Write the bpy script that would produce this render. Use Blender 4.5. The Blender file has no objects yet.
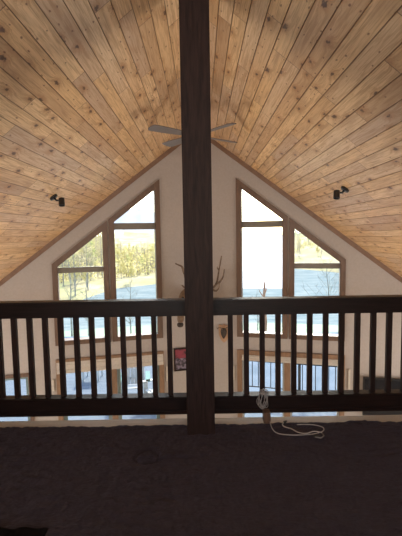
import bpy, bmesh, math, random
from mathutils import Vector, Matrix, noise
random.seed(7)
S = bpy.context.scene
COL = S.collection
PI = math.pi

# ------------------------------------------------------------------ camera
cam_d = bpy.data.cameras.new('camera')
cam_d.sensor_fit = 'VERTICAL'; cam_d.sensor_height = 24; cam_d.lens = 18.0
cam_d.clip_start = 0.02; cam_d.clip_end = 3000
cam = bpy.data.objects.new('camera', cam_d); COL.objects.link(cam)
cam.matrix_world = (Matrix.Translation((0, 0, 1.46)) @ Matrix.Rotation(math.radians(90 - 4.75), 4, 'X')
                    @ Matrix.Rotation(math.radians(-0.93), 4, 'Z'))
S.camera = cam

# ------------------------------------------------------------------ sky, sun, exposure
SUN_AZ, SUN_EL = math.radians(9), math.radians(36)
w = bpy.data.worlds.new('sky'); S.world = w; w.use_nodes = True
nt = w.node_tree; nt.nodes.clear()
sky = nt.nodes.new('ShaderNodeTexSky'); sky.sky_type = 'NISHITA'
sky.sun_disc = False; sky.sun_elevation = SUN_EL; sky.sun_rotation = SUN_AZ
sky.air_density = 1.0; sky.dust_density = 2.5; sky.ozone_density = 1.0; sky.altitude = 600
bg = nt.nodes.new('ShaderNodeBackground'); bg.inputs['Strength'].default_value = 0.30
out = nt.nodes.new('ShaderNodeOutputWorld')
nt.links.new(sky.outputs[0], bg.inputs[0]); nt.links.new(bg.outputs[0], out.inputs[0])
sun_d = bpy.data.lights.new('sun', 'SUN'); sun_d.energy = 4.3; sun_d.angle = math.radians(1.0)
sun_d.color = (1.0, 0.93, 0.82)
sun = bpy.data.objects.new('sun', sun_d); COL.objects.link(sun)
sdir = Vector((math.sin(SUN_AZ) * math.cos(SUN_EL), math.cos(SUN_AZ) * math.cos(SUN_EL), math.sin(SUN_EL)))
sun.rotation_euler = sdir.to_track_quat('Z', 'Y').to_euler()
S.view_settings.view_transform = 'Standard'; S.view_settings.look = 'None'
S.view_settings.exposure = 1.08; S.view_settings.gamma = 1.0
S.view_settings.use_curve_mapping = False
def fill_light(name, loc, target, sx, sy, power, col):
    d = bpy.data.lights.new(name, 'AREA'); d.shape = 'RECTANGLE'; d.size = sx; d.size_y = sy; d.energy = power; d.color = col
    o = bpy.data.objects.new(name, d); COL.objects.link(o); o.location = loc
    o.rotation_euler = (Vector(loc) - Vector(target)).to_track_quat('Z', 'Y').to_euler()
# added fill lamps that imitate sky light through the added side and back windows
fill_light('fill_light_left', (-4.70, 3.9, -1.45), (0, 2.8, 2.2), 3.2, 1.7, 84, (1.0, .95, .90))
fill_light('fill_light_right', (4.63, 3.9, -1.45), (0, 2.8, 2.2), 3.2, 1.7, 84, (1.0, .95, .90))
fill_light('fill_light_back', (-.035, -2.35, 1.6), (0, -1.75, 2.6), 2.9, .6, 95, (1.0, .96, .92))
S.cycles.max_bounces = 10; S.cycles.diffuse_bounces = 6; S.cycles.transparent_max_bounces = 16

# ------------------------------------------------------------------ helpers
class MB:
    """collects shapes into one mesh"""
    def __init__(s): s.v = []; s.f = []; s.uv = None
    def add(s, vs, fs):
        b = len(s.v); s.v += [tuple(v) for v in vs]; s.f += [tuple(b + i for i in f) for f in fs]; return s
    def box(s, x0, x1, y0, y1, z0, z1, M=None):
        vs = [Vector(p) for p in ((x0,y0,z0),(x1,y0,z0),(x1,y1,z0),(x0,y1,z0),(x0,y0,z1),(x1,y0,z1),(x1,y1,z1),(x0,y1,z1))]
        if M: vs = [M @ v for v in vs]
        return s.add(vs, [(0,3,2,1),(4,5,6,7),(0,1,5,4),(1,2,6,5),(2,3,7,6),(3,0,4,7)])
    def tube(s, pts, rad, n=8, cap=True):
        pts = [Vector(p) for p in pts]; m = len(pts)
        if not isinstance(rad, (list, tuple)): rad = [rad] * m
        up = None; rings = []
        for i, p in enumerate(pts):
            t = (pts[min(i+1, m-1)] - pts[max(i-1, 0)]).normalized()
            if up is None:
                a = Vector((0,0,1)) if abs(t.z) < .9 else Vector((1,0,0))
                up = (a - t * a.dot(t)).normalized()
            else:
                up = (up - t * up.dot(t)).normalized()
            sd = t.cross(up)
            rings.append([p + (up * math.cos(2*PI*k/n) + sd * math.sin(2*PI*k/n)) * rad[i] for k in range(n)])
        vs = [v for r in rings for v in r]; fs = []
        for i in range(m-1):
            for k in range(n):
                a, b = i*n+k, i*n+(k+1) % n
                fs.append((a, a+n, b+n, b))
        if cap:
            fs.append(tuple(range(n))); fs.append(tuple(reversed(range((m-1)*n, m*n))))
        return s.add(vs, fs)
    def lathe(s, prof, n=24, M=None):
        vs = []; fs = []
        for r, z in prof:
            for k in range(n):
                v = Vector((r*math.cos(2*PI*k/n), r*math.sin(2*PI*k/n), z)); vs.append(M @ v if M else v)
        for i in range(len(prof)-1):
            for k in range(n):
                a, b = i*n+k, i*n+(k+1) % n
                fs.append((a, b, b+n, a+n))
        fs.append(tuple(reversed(range(n)))); fs.append(tuple(range((len(prof)-1)*n, len(prof)*n)))
        return s.add(vs, fs)
    def prism(s, poly, fn, d0, d1):
        """poly in (u,z), fn(u,z,d) -> point; extruded between depths d0 and d1"""
        n = len(poly)
        vs = [fn(u, z, d0) for u, z in poly] + [fn(u, z, d1) for u, z in poly]
        fs = [tuple(range(n)), tuple(reversed(range(n, 2*n)))] + [(i, i+n, (i+1) % n+n, (i+1) % n) for i in range(n)]
        return s.add(vs, fs)
    def ring(s, o, i, fn, d0, d1):
        n = len(o)
        vs = [fn(*p, d0) for p in o] + [fn(*p, d0) for p in i] + [fn(*p, d1) for p in o] + [fn(*p, d1) for p in i]
        fs = []
        for k in range(n):
            j = (k+1) % n
            fs += [(k, j, n+j, n+k), (2*n+k, 3*n+k, 3*n+j, 2*n+j), (k, 2*n+k, 2*n+j, j), (n+k, n+j, 3*n+j, 3*n+k)]
        return s.add(vs, fs)
    def build(s, name, m, parent=None, bevel=0, smooth=False, base=None, sub=0):
        me = bpy.data.meshes.new(name)
        vs = s.v
        me.from_pydata(vs, [], s.f)
        bm = bmesh.new(); bm.from_mesh(me)
        bmesh.ops.recalc_face_normals(bm, faces=bm.faces)
        if bevel:
            bmesh.ops.bevel(bm, geom=[e for e in bm.edges], offset=bevel, segments=2, affect='EDGES', clamp_overlap=True)
        bm.to_mesh(me); bm.free()
        if smooth:
            for p in me.polygons: p.use_smooth = True
        me.materials.append(m)
        o = bpy.data.objects.new(name, me); COL.objects.link(o)
        if parent:
            o.parent = parent
            o.matrix_parent_inverse = Matrix.Translation(parent.location).inverted() if base is None else Matrix()
        if sub:
            md = o.modifiers.new('sub', 'SUBSURF'); md.levels = sub; md.render_levels = sub
        return o

def tag(o, label=None, cat=None, group=None, kind=None):
    if label: o['label'] = label
    if cat: o['category'] = cat
    if group: o['group'] = group
    if kind: o['kind'] = kind
    return o
def empty(name, loc=(0, 0, 0), rz=0):
    o = bpy.data.objects.new(name, None); COL.objects.link(o); o.location = loc; o.rotation_euler.z = rz
    o.empty_display_size = .1
    return o
def copy_tree(o, parent=None):
    c = o.copy(); COL.objects.link(c); c.parent = parent
    for ch in list(o.children): copy_tree(ch, c)
    return c

# ------------------------------------------------------------------ materials
def mat(name, col, rough=.6, spec=.5, metal=0):
    m = bpy.data.materials.new(name); m.use_nodes = True
    b = m.node_tree.nodes['Principled BSDF']
    b.inputs['Base Color'].default_value = (*col, 1); b.inputs['Roughness'].default_value = rough
    b.inputs['Specular IOR Level'].default_value = spec; b.inputs['Metallic'].default_value = metal
    return m
class N:
    def __init__(s, m): s.t = m.node_tree; s.b = s.t.nodes['Principled BSDF']
    def n(s, typ, **kw):
        x = s.t.nodes.new(typ)
        for k, v in kw.items(): setattr(x, k, v)
        return x
    def l(s, a, b): s.t.links.new(a, b)
    def val(s, x, i):
        if isinstance(x, (int, float)): i.default_value = x
        else: s.l(x, i)
    def math(s, op, a, b=0, c=None, clamp=False):
        x = s.n('ShaderNodeMath', operation=op); x.use_clamp = clamp
        s.val(a, x.inputs[0]); s.val(b, x.inputs[1])
        if c is not None: s.val(c, x.inputs[2])
        return x.outputs[0]
    def ramp(s, fac, stops):
        x = s.n('ShaderNodeValToRGB'); s.l(fac, x.inputs[0]); e = x.color_ramp.elements
        while len(e) < len(stops): e.new(.5)
        for i, (p, c) in enumerate(stops): e[i].position = p; e[i].color = (*c, 1) if len(c) == 3 else c
        return x.outputs[0]
    def mix(s, f, a, b, typ='MIX'):
        x = s.n('ShaderNodeMix', data_type='RGBA', blend_type=typ)
        s.val(f, x.inputs[0])
        for v, i in ((a, x.inputs[6]), (b, x.inputs[7])):
            if isinstance(v, tuple): i.default_value = (*v, 1)
            else: s.l(v, i)
        return x.outputs[2]
    def obj(s): return s.n('ShaderNodeTexCoord').outputs['Object']
    def map(s, v, sc, loc=(0,0,0)):
        x = s.n('ShaderNodeMapping'); s.l(v, x.inputs[0]); x.inputs['Scale'].default_value = sc; x.inputs['Location'].default_value = loc
        return x.outputs[0]
    def noise(s, v, sc, det=4, rough=.5, dist=0):
        x = s.n('ShaderNodeTexNoise'); s.l(v, x.inputs['Vector']); x.inputs['Scale'].default_value = sc
        x.inputs['Detail'].default_value = det; x.inputs['Roughness'].default_value = rough; x.inputs['Distortion'].default_value = dist
        return x.outputs['Fac']
    def bump(s, h, st, d=.01):
        x = s.n('ShaderNodeBump'); x.inputs['Strength'].default_value = st; x.inputs['Distance'].default_value = d
        s.l(h, x.inputs['Height']); s.l(x.outputs[0], s.b.inputs['Normal'])

def wood(name, c1, c2, scale=(12, 12, 1.2), rough=.5, spec=.4, bump=.15):
    m = mat(name, c1, rough, spec); n = N(m)
    v = n.map(n.obj(), scale)
    f = n.noise(v, 3, 6, .6, .6)
    n.l(n.ramp(f, [(.3, c1), (.7, c2)]), n.b.inputs['Base Color'])
    n.bump(f, bump, .004)
    return m
def speckle(name, c1, c2, sc=8, rough=.8, bump=.1, det=4, dist=.005, spec=.3):
    m = mat(name, c1, rough, spec); n = N(m)
    f = n.noise(n.obj(), sc, det)
    n.l(n.ramp(f, [(.35, c1), (.65, c2)]), n.b.inputs['Base Color']); n.bump(f, bump, dist)
    return m

def pine_boards():
    """knotty pine tongue-and-groove: UV is metres, u along the boards, v across"""
    m = mat('knotty_pine', (.6, .4, .2), .38, .5); n = N(m)
    uv = n.n('ShaderNodeUVMap').outputs[0]
    sp = n.n('ShaderNodeSeparateXYZ'); n.l(uv, sp.inputs[0]); u, v = sp.outputs[0], sp.outputs[1]
    W = .127
    vb = n.math('DIVIDE', v, W); row = n.math('FLOOR', vb); fv = n.math('FRACT', vb)
    wn = n.n('ShaderNodeTexWhiteNoise', noise_dimensions='1D'); n.l(row, wn.inputs['W'])
    L = n.math('MULTIPLY_ADD', wn.outputs['Value'], .8, 1.0)
    us = n.math('DIVIDE', n.math('MULTIPLY_ADD', wn.outputs['Value'], 37.3, u), L)
    seg = n.math('FLOOR', us); fu = n.math('FRACT', us)
    cid = n.n('ShaderNodeCombineXYZ'); n.l(row, cid.inputs[0]); n.l(seg, cid.inputs[1])
    w2 = n.n('ShaderNodeTexWhiteNoise', noise_dimensions='3D'); n.l(cid.outputs[0], w2.inputs['Vector'])
    rnd = w2.outputs['Value']
    # coordinates local to each board, shifted by its own random amount
    cb = n.n('ShaderNodeCombineXYZ'); n.l(n.math('MULTIPLY_ADD', rnd, 53.0, u), cb.inputs[0])
    n.l(v, cb.inputs[1]); n.l(n.math('MULTIPLY', rnd, 19.0), cb.inputs[2])
    P = cb.outputs[0]
    # knots
    def knots(sx, sy, thr, seed):
        vo = n.n('ShaderNodeTexVoronoi', feature='F1', voronoi_dimensions='2D'); vo.inputs['Scale'].default_value = 1
        vo.inputs['Randomness'].default_value = 1
        n.l(n.map(P, (sx, sy, 0), (seed, seed * .37, 0)), vo.inputs['Vector'])
        # distance in metres-ish with a little wobble
        wob = n.noise(n.map(P, (34, 60, 1)), 1, 3, .6)
        d = n.math('ADD', vo.outputs['Distance'], n.math('MULTIPLY_ADD', wob, .26, -.13))
        s2 = n.n('ShaderNodeSeparateColor'); n.l(vo.outputs['Color'], s2.inputs[0])
        on = n.math('LESS_THAN', s2.outputs[0], thr)
        return d, on, s2.outputs[1]
    d1, on1, r1 = knots(2.9, 6.0, .62, 0)
    d2, on2, r2 = knots(7.5, 15, .36, 4.4)
    def disc(d, r, soft):
        mr = n.n('ShaderNodeMapRange', interpolation_type='SMOOTHSTEP'); n.l(d, mr.inputs[0])
        mr.inputs[1].default_value = r; mr.inputs[2].default_value = r + soft
        mr.inputs[3].default_value = 1; mr.inputs[4].default_value = 0
        return mr.outputs[0]
    k1 = n.math('MULTIPLY', disc(n.math('MULTIPLY_ADD', r1, .05, d1), .06, .07), on1)
    k2 = n.math('MULTIPLY', disc(d2, .05, .06), on2)
    halo = n.math('MULTIPLY', disc(d1, .05, .30), on1)
    # grain bending round the knots
    gy = n.math('MULTIPLY_ADD', halo, .03, v)
    gc = n.n('ShaderNodeCombineXYZ'); n.l(n.math('MULTIPLY_ADD', rnd, 53.0, u), gc.inputs[0]); n.l(gy, gc.inputs[1]); n.l(n.math('MULTIPLY', rnd, 19.0), gc.inputs[2])
    g = n.noise(n.map(gc.outputs[0], (1.6, 34, 1)), 1.6, 6, .62, 1.2)
    g2 = n.noise(n.map(gc.outputs[0], (5, 160, 1)), 1, 3, .6)
    blotch = n.noise(n.map(P, (1.3, 5, 1)), 1.6, 3)
    base = n.ramp(rnd, [(0, (.46, .295, .175)), (.2, (.74, .485, .235)), (.42, (.60, .385, .205)), (.6, (.82, .57, .305)), (.8, (.54, .375, .245)), (1, (.76, .54, .31))])
    c = n.mix(n.math('MULTIPLY', n.ramp(g, [(.44, (0, 0, 0)), (.60, (1, 1, 1))]), .62), base, (.36, .195, .085))
    c = n.mix(n.math('MULTIPLY', n.ramp(g2, [(.5, (0, 0, 0)), (.8, (1, 1, 1))]), .40), c, (.33, .17, .07))
    c = n.mix(n.math('MULTIPLY', n.ramp(blotch, [(.5, (0, 0, 0)), (.7, (1, 1, 1))]), .5), c, (.36, .205, .10))
    c = n.mix(n.math('MULTIPLY', halo, .6), c, (.38, .18, .065))
    c = n.mix(n.math('MULTIPLY', k2, .8), c, (.16, .065, .025))
    c = n.mix(n.math('MULTIPLY', k1, .9), c, (.075, .03, .014))
    # end joints and long joints
    ju = n.math('MULTIPLY', n.math('MINIMUM', fu, n.math('SUBTRACT', 1, fu)), L)
    end = disc(ju, .0015, .0025)
    jv = n.math('MULTIPLY', n.math('MINIMUM', fv, n.math('SUBTRACT', 1, fv)), W)
    lng = disc(jv, .0016, .0026)
    jj = n.math('MAXIMUM', end, lng)
    c = n.mix(n.math('MULTIPLY', jj, .8), c, (.10, .045, .02))
    n.l(c, n.b.inputs['Base Color'])
    n.l(n.math('MULTIPLY_ADD', g, .3, .2), n.b.inputs['Roughness'])
    h = n.math('SUBTRACT', n.math('MULTIPLY', g, .12), jj)
    n.bump(h, .5, .004)
    return m

M = {}
M['pine'] = pine_boards()
M['dark'] = wood('dark_stained_timber', (.013, .0065, .0055), (.034, .0175, .0145), (18, 18, 1.5), .6, .18)
M['dark_h'] = wood('dark_stained_rail', (.009, .0045, .004), (.020, .0105, .009), (1.5, 22, 22), .42, .22)
M['trim'] = wood('brown_window_trim', (.105, .064, .044), (.155, .095, .065), (14, 14, 2), .45)
M['door_trim'] = wood('honey_door_trim', (.18, .108, .066), (.26, .16, .10), (14, 14, 2), .45)
M['transom'] = wood('grey_brown_transom', (.14, .125, .10), (.19, .17, .14), (2, 14, 14), .5)
M['cove'] = wood('brown_cove_trim', (.15, .085, .055), (.21, .125, .08), (3, 3, 3), .5)
M['cap'] = wood('bare_wood_edge', (.42, .35, .28), (.55, .47, .38), (1.2, 20, 20), .6, .3, .3)
M['wall'] = speckle('cream_painted_wall', (.36, .32, .29), (.385, .34, .31), 30, .85, .08)
M['floor'] = wood('pale_oak_floor', (.52, .38, .24), (.62, .47, .31), (14, 1, 1), .4)
M['stile'] = mat('grey_green_stile', (.16, .22, .22), .4)
M['shade'] = speckle('cream_shade_cloth', (.46, .42, .37), (.52, .475, .415), 40, .9)
M['black'] = mat('black_metal', (.012, .012, .013), .35)
M['deckw'] = mat('pale_deck_boards', (.42, .52, .66), .5)
M['white'] = mat('white_painted_wood', (.40, .43, .44), .7, .1)
M['teal'] = mat('teal_green_paint', (.12, .24, .23), .7, .1)
M['fan'] = mat('brushed_grey_blade', (.13, .11, .10), .4)
M['fan_m'] = mat('brushed_grey_metal', (.22, .2, .19), .3, .5, .6)
M['cable'] = mat('white_plastic_cable', (.42, .40, .40), .35)
M['cord'] = mat('clear_grey_cord', (.30, .28, .27), .25)
M['antler'] = speckle('antler', (.10, .065, .045), (.22, .155, .11), 14, .6)
M['fur'] = speckle('deer_fur', (.13, .085, .055), (.20, .14, .095), 26, .95, .6, 6, .01)
M['furdark'] = speckle('dark_muzzle', (.03, .022, .018), (.06, .045, .035), 26, .7, .4)
M['tv'] = mat('tv_screen', (.006, .008, .012), .12)
M['cloth'] = speckle('black_cloth', (.004, .004, .005), (.009, .008, .009), 20, .95, .4, 4, .005, .02)
def glass():
    m = bpy.data.materials.new('window_glass'); m.use_nodes = True; t = m.node_tree; t.nodes.clear()
    o = t.nodes.new('ShaderNodeOutputMaterial'); mx = t.nodes.new('ShaderNodeMixShader')
    tr = t.nodes.new('ShaderNodeBsdfTransparent'); gl = t.nodes.new('ShaderNodeBsdfGlossy'); gl.inputs['Roughness'].default_value = .02
    fr = t.nodes.new('ShaderNodeFresnel'); fr.inputs[0].default_value = 1.2
    tr.inputs[0].default_value = (.96, .98, .97, 1)
    t.links.new(fr.outputs[0], mx.inputs[0]); t.links.new(tr.outputs[0], mx.inputs[1]); t.links.new(gl.outputs[0], mx.inputs[2]); t.links.new(mx.outputs[0], o.inputs[0])
    return m
M['glass'] = glass()
def carpet_mat():
    m = mat('dark_plum_carpet', (.03, .02, .025), .95, .15); n = N(m)
    a = n.noise(n.obj(), 9, 5, .6); b = n.noise(n.obj(), 260, 2, .7); c = n.noise(n.map(n.obj(), (1, 2.4, 1)), 55, 4, .7)
    col = n.ramp(a, [(.3, (.0075, .006, .0105)), (.7, (.019, .0155, .025))])
    col = n.mix(n.math('MULTIPLY', n.ramp(c, [(.4, (0, 0, 0)), (.7, (1, 1, 1))]), .5), col, (.062, .056, .080))
    n.l(col, n.b.inputs['Base Color'])
    n.b.inputs['Sheen Weight'].default_value = .3; n.b.inputs['Sheen Tint'].default_value = (.45, .42, .6, 1)
    n.bump(n.math('ADD', n.math('MULTIPLY', b, .5), c), .9, .012)
    return m
M['carpet'] = carpet_mat()

# ------------------------------------------------------------------ the house
X0 = -.035          # line of the ridge
D, K = 7.10, .24    # prow gable: depth at the middle, how fast each half falls back
RZ, SL = 3.30, .80  # ridge height and roof slope
ZM = -2.70          # floor of the great room below
CT = 1 / math.sqrt(1 + K*K)
def prow(side, off=0):
    """(u, z, d) on one half of the gable -> world; u = sideways from the ridge line, d = into the room"""
    def fn(u, z, d): return Vector((X0 + side*u - side*K*CT*d * 1.0, D - K*u - CT*d, z))
    return fn
LF, RF = prow(-1), prow(1)

def ceiling(side, name):
    cs = math.sqrt(1 + SL*SL); W = .127
    nb = int(4.75 * cs / W) + 1
    me = bpy.data.meshes.new(name); vs = []; fs = []; uvs = []
    y0, y1 = -2.6, 7.95
    prof = []
    for i in range(nb):
        for t, dz in ((0, .006), (.035, 0), (.965, 0), (1, .006)):
            prof.append(((i + t) * W, dz))
    for vv, dz in prof:
        u = vv / cs; x = X0 + side*u; z = RZ - SL*u + dz
        vs += [(x, y0, z), (x, y1, z)]
    for i in range(len(prof)-1):
        a = 2*i; fs.append((a, a+1, a+3, a+2)); va, vb = prof[i][0], prof[i+1][0]
        o = 0 if side < 0 else 133*W
        uvs.append([(y0, va+o), (y1, va+o), (y1, vb+o), (y0, vb+o)])
    # roof slab above
    b = len(vs); ue = prof[-1][0]/cs
    top = [(X0, RZ+.3), (X0 + side*ue, RZ - SL*ue + .3)]
    vs += [(top[0][0], y0, top[0][1]), (top[0][0], y1, top[0][1]), (top[1][0], y0, top[1][1]), (top[1][0], y1, top[1][1])]
    l = 2*(len(prof)-1)
    for f in ((b, b+2, b+3, b+1), (l, l+1, b+3, b+2), (1, b+1, b+3, l+1), (0, l, b+2, b)):
        fs.append(f); uvs.append([(0, .05)]*4)
    me.from_pydata(vs, [], fs); ul = me.uv_layers.new(name='UVMap'); k = 0
    for poly in uvs:
        for q in poly: ul.data[k].uv = q; k += 1
    me.materials.append(M['pine'])
    o = bpy.data.objects.new(name, me); COL.objects.link(o); o['kind'] = 'structure'
    return o
ceiling(-1, 'ceiling_left'); ceiling(1, 'ceiling_right')

UMAX = 4.6
gt = lambda u: 2.255 - SL*(u - .725)       # top line of the trapezoid glass
rt = lambda u: RZ - SL*u + .05
def solid(side, name, extra):
    F = LF if side < 0 else RF
    brk = [0, .725, 1.418, 1.59, 2.32] + ([2.81, 3.55] if extra else []) + [UMAX]
    mb = MB()
    for a, b in zip(brk, brk[1:]):
        c = (a + b)/2; spans = []
        if a >= .725 and b <= 1.42: spans = [((-.65,)*2, (-.27,)*2), ((gt(a), gt(b)), (rt(a), rt(b)))]
        elif a >= 1.418 and b <= 1.6: spans = [((-.65,)*2, (rt(a), rt(b)))]
        elif a >= 1.59 and b <= 2.321: spans = [((-.65,)*2, (-.27,)*2), ((gt(a), gt(b)), (rt(a), rt(b)))]
        elif extra and a == 2.81: spans = [((ZM,)*2, (-1.75,)*2), ((-.80,)*2, (rt(a), rt(b)))]
        else: spans = [((ZM - .1,)*2, (rt(a), rt(b)))]
        for lo, hi in spans:
            mb.prism([(a, lo[0]), (b, lo[1]), (b, hi[1]), (a, hi[0])], F, 0, -.16)
    o = mb.build(name, M['wall']); o['kind'] = 'structure'
    return o
solid(-1, 'wall_front_left', True); solid(1, 'wall_front_right', False)

def cove(side, n):
    F = LF if side < 0 else RF
    mb = MB(); z = lambda u, o: RZ - SL*u - o
    mb.prism([(0, z(0, .085)), (UMAX, z(UMAX, .085)), (UMAX, z(UMAX, -.01)), (0, z(0, -.01))], F, -.002, .022)
    o = mb.build('trim_%d' % n, M['cove']); o['kind'] = 'structure'
cove(-1, 1); cove(1, 2)

wn_ = 0
def gable_window(side, kind):
    global wn_
    wn_ += 1
    F = LF if side < 0 else RF
    if kind == 'in':
        a, b, oa, ob, tz = .725, 1.418, .652, 1.492, (1.565, 1.675)
    else:
        a, b, oa, ob, tz = 1.59, 2.32, 1.518, 2.392, (.865, .955)
    ot = lambda u: gt(u) + .098
    root = empty('window_%d' % wn_, F((a+b)/2, -.335, 0)); root['kind'] = 'structure'
    bt = -.27
    inner = [(a, bt), (b, bt), (b, gt(b)), (a, gt(a))]
    outer = [(oa, bt-.065), (ob, bt-.065), (ob, ot(ob)), (oa, ot(oa))]
    mb = MB(); mb.ring(outer, inner, F, .022, .001)
    # jamb lining inside the opening
    i2 = [(a+.012, bt+.012), (b-.012, bt+.012), (b-.012, gt(b-.012)-.016), (a+.012, gt(a+.012)-.016)]
    mb.ring(inner, i2, F, .015, -.15)
    mb.build('window_frame', M['trim'], root)
    t = MB(); t.prism([(a+.012, tz[0]), (b-.012, tz[0]), (b-.012, min(tz[1], gt(b-.012)-.01)), (a+.012, tz[1])], F, -.03, -.10)
    t.build('transom', M['transom'], root, bevel=.004)
    g = MB(); g.prism([(a+.012, bt+.012), (b-.012, bt+.012), (b-.012, tz[0]), (a+.012, tz[0])], F, -.06, -.066)
    g.build('lower_pane', M['glass'], root)
    g = MB(); g.prism([(a+.012, tz[1]), (b-.012, min(tz[1], gt(b-.012)-.02)+.001), (b-.012, gt(b-.012)-.016), (a+.012, gt(a+.012)-.016)], F, -.06, -.066)
    g.build('upper_pane', M['glass'], root)
for sd in (-1, 1):
    gable_window(sd, 'in'); gable_window(sd, 'out')

def patio_door(side, n):
    F = LF if side < 0 else RF
    root = empty('door_%d' % n, F(1.5, ZM, 0)); root['kind'] = 'structure'
    a, b, top = .73, 2.32, -.65
    mb = MB()
    mb.prism([(a-.08, ZM), (a, ZM), (a, top), (a-.08, top)], F, .024, -.15)
    mb.prism([(b, ZM), (b+.08, ZM), (b+.08, top), (b, top)], F, .024, -.15)
    mb.prism([(a-.08, top), (b+.08, top), (b+.08, top+.08), (a-.08, top+.08)], F, .028, .001)
    mb.prism([(a, top-.02), (b, top-.02), (b, top), (a, top)], F, .02, -.15)
    mb.build('door_casing', M['door_trim'], root, bevel=.002)
    mb = MB(); mb.prism([(1.44, ZM), (1.54, ZM), (1.54, top-.02), (1.44, top-.02)], F, -.02, -.14)
    mb.build('mullion', M['door_trim'], root, bevel=.003)
    for p, q in ((a, 1.44), (1.54, b)):
        mb = MB()
        st = .06 if side < 0 else .03
        mb.ring([(p+.002, ZM+.02), (q-.002, ZM+.02), (q-.002, top-.022), (p+.002, top-.022)],
                [(p+st, ZM+.18), (q-st, ZM+.18), (q-st, top-.09), (p+st, top-.09)], F, -.05, -.09)
        sash = mb.build('door_sash', M['stile'] if side < 0 else M['white'], root)
        g = MB(); g.prism([(p+st, ZM+.18), (q-st, ZM+.18), (q-st, top-.09), (p+st, top-.09)], F, -.066, -.072)
        g.build('pane', M['glass'], root)
    # folded cloth shade
    mb = MB()
    zb = -.79 if side < 0 else -.73
    a2, b2 = a, b
    if side < 0: a, b, top = .655, 2.395, -.615
    sh = empty('roman_shade', F(1.525, zb, -.01))
    k = 4
    for i in range(k):
        z1 = (top-.005) - (top-.005-zb)*(i+1)/k; z0 = (top-.005) - (top-.005-zb)*i/k
        mb.prism([(a+.004, z1), (b-.004, z1), (b-.004, z0+.004), (a+.004, z0+.004)], F, .03 + .006*(i % 2) + .002*i, .004)
    mb.build('folded_cloth', M['shade'], sh, bevel=.003)
    mb = MB(); mb.prism([(a+.003, zb-.02), (b-.003, zb-.02), (b-.003, zb-.001), (a+.003, zb-.001)], F, .036, .004)
    mb.build('bottom_bar', M['shade'], sh, bevel=.002)
    tag(sh, 'cream cloth shade gathered at the head of the ' + ('left' if side < 0 else 'right') + ' patio door', 'window shade', 'cloth shades over the patio doors')
patio_door(-1, 1); patio_door(1, 2)

# small window low on the far left of the gable wall
root = empty('window_5', LF(3.18, -1.8, 0)); root['kind'] = 'structure'
F = LF
mb = MB(); mb.ring([(2.765, -1.80), (3.6, -1.80), (3.6, -.755), (2.765, -.755)], [(2.81, -1.75), (3.55, -1.75), (3.55, -.80), (2.81, -.80)], F, .022, .001)
mb.ring([(2.81, -1.75), (3.55, -1.75), (3.55, -.80), (2.81, -.80)], [(2.825, -1.735), (3.535, -1.735), (3.535, -.815), (2.825, -.815)], F, .01, -.15)
mb.build('window_frame', M['trim'], root)
mb = MB(); mb.ring([(2.826, -1.734), (3.534, -1.734), (3.534, -.816), (2.826, -.816)], [(2.87, -1.69), (3.49, -1.69), (3.49, -.86), (2.87, -.86)], F, -.04, -.08)
mb.build('sash', M['stile'], root)
g = MB(); g.prism([(2.87, -1.69), (3.49, -1.69), (3.49, -.86), (2.87, -.86)], F, -.058, -.064); g.build('pane', M['glass'], root)

# side walls, back walls and floors
YB = -2.6
def wallbox(name, *a, m='wall'):
    o = MB().box(*a).build(name, M[m]); o['kind'] = 'structure'; return o
xw = 4.55
for sd, nm, k in ((-1, 'wall_left', 7), (1, 'wall_right', 8)):
    mb = MB(); xa, xb = sorted((X0+sd*xw, X0+sd*(xw+.15))); ye = D-K*UMAX; zt = RZ-SL*xw+.04
    mb.box(xa, xb, YB, 2.3, ZM-.1, zt); mb.box(xa, xb, 5.5, ye, ZM-.1, zt)
    mb.box(xa, xb, 2.3, 5.5, ZM-.1, -2.3); mb.box(xa, xb, 2.3, 5.5, -.6, zt)
    o = mb.build(nm, M['wall']); o['kind'] = 'structure'
    root = empty('window_%d' % k, ((xa+xb)/2, 3.9, -2.3)); root['kind'] = 'structure'  # unseen side window, added to let more light into the room
    fn = lambda u, z, d, sd=sd: Vector((X0+sd*(xw-d), u, z))
    mb = MB(); mb.ring([(2.22, -2.38), (5.58, -2.38), (5.58, -.52), (2.22, -.52)], [(2.3, -2.3), (5.5, -2.3), (5.5, -.6), (2.3, -.6)], fn, .02, .001)
    mb.prism([(3.87, -2.3), (3.93, -2.3), (3.93, -.6), (3.87, -.6)], fn, -.02, -.06)
    mb.build('window_frame', M['trim'], root)
# back wall; its unseen gable window is added to bring in light
mb = MB(); FB = lambda u, z, d: Vector((X0+u, YB+d, z))
def rb(u): return RZ - SL*abs(u) + .05
bw0, bw1, bz0, bz1 = .0, 1.5, .9, 1.95
for s in (-1, 1):
    mb.prism([(0, ZM), (s*1.5, ZM), (s*1.5, bz0), (0, bz0)], FB, 0, -.15)
    mb.prism([(0, bz1), (s*1.5, bz1), (s*1.5, rb(1.5)), (0, rb(0))], FB, 0, -.15)
    mb.prism([(s*1.5, ZM), (s*4.7, ZM), (s*4.7, rb(4.7)), (s*1.5, rb(1.5))], FB, 0, -.15)
o = mb.build('wall_back', M['wall']); o['kind'] = 'structure'
root = empty('window_6', (X0, YB, bz0)); root['kind'] = 'structure'
mb = MB(); mb.ring([(-1.58, bz0-.08), (1.58, bz0-.08), (1.58, bz1+.08), (-1.58, bz1+.08)], [(-1.5, bz0), (1.5, bz0), (1.5, bz1), (-1.5, bz1)], FB, .02, .001)
mb.box(X0-.03, X0+.03, YB-.1, YB-.05, bz0, bz1)
mb.build('window_frame', M['trim'], root)
g = MB().box(X0-1.5, X0+1.5, YB-.08, YB-.075, bz0, bz1).build('pane', M['glass'], root)
wallbox('floor_lower', X0-xw, X0+xw, YB, D-.1, ZM-.1, ZM, m='floor')
bpy.data.objects['floor_lower']['kind'] = 'structure'
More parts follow.
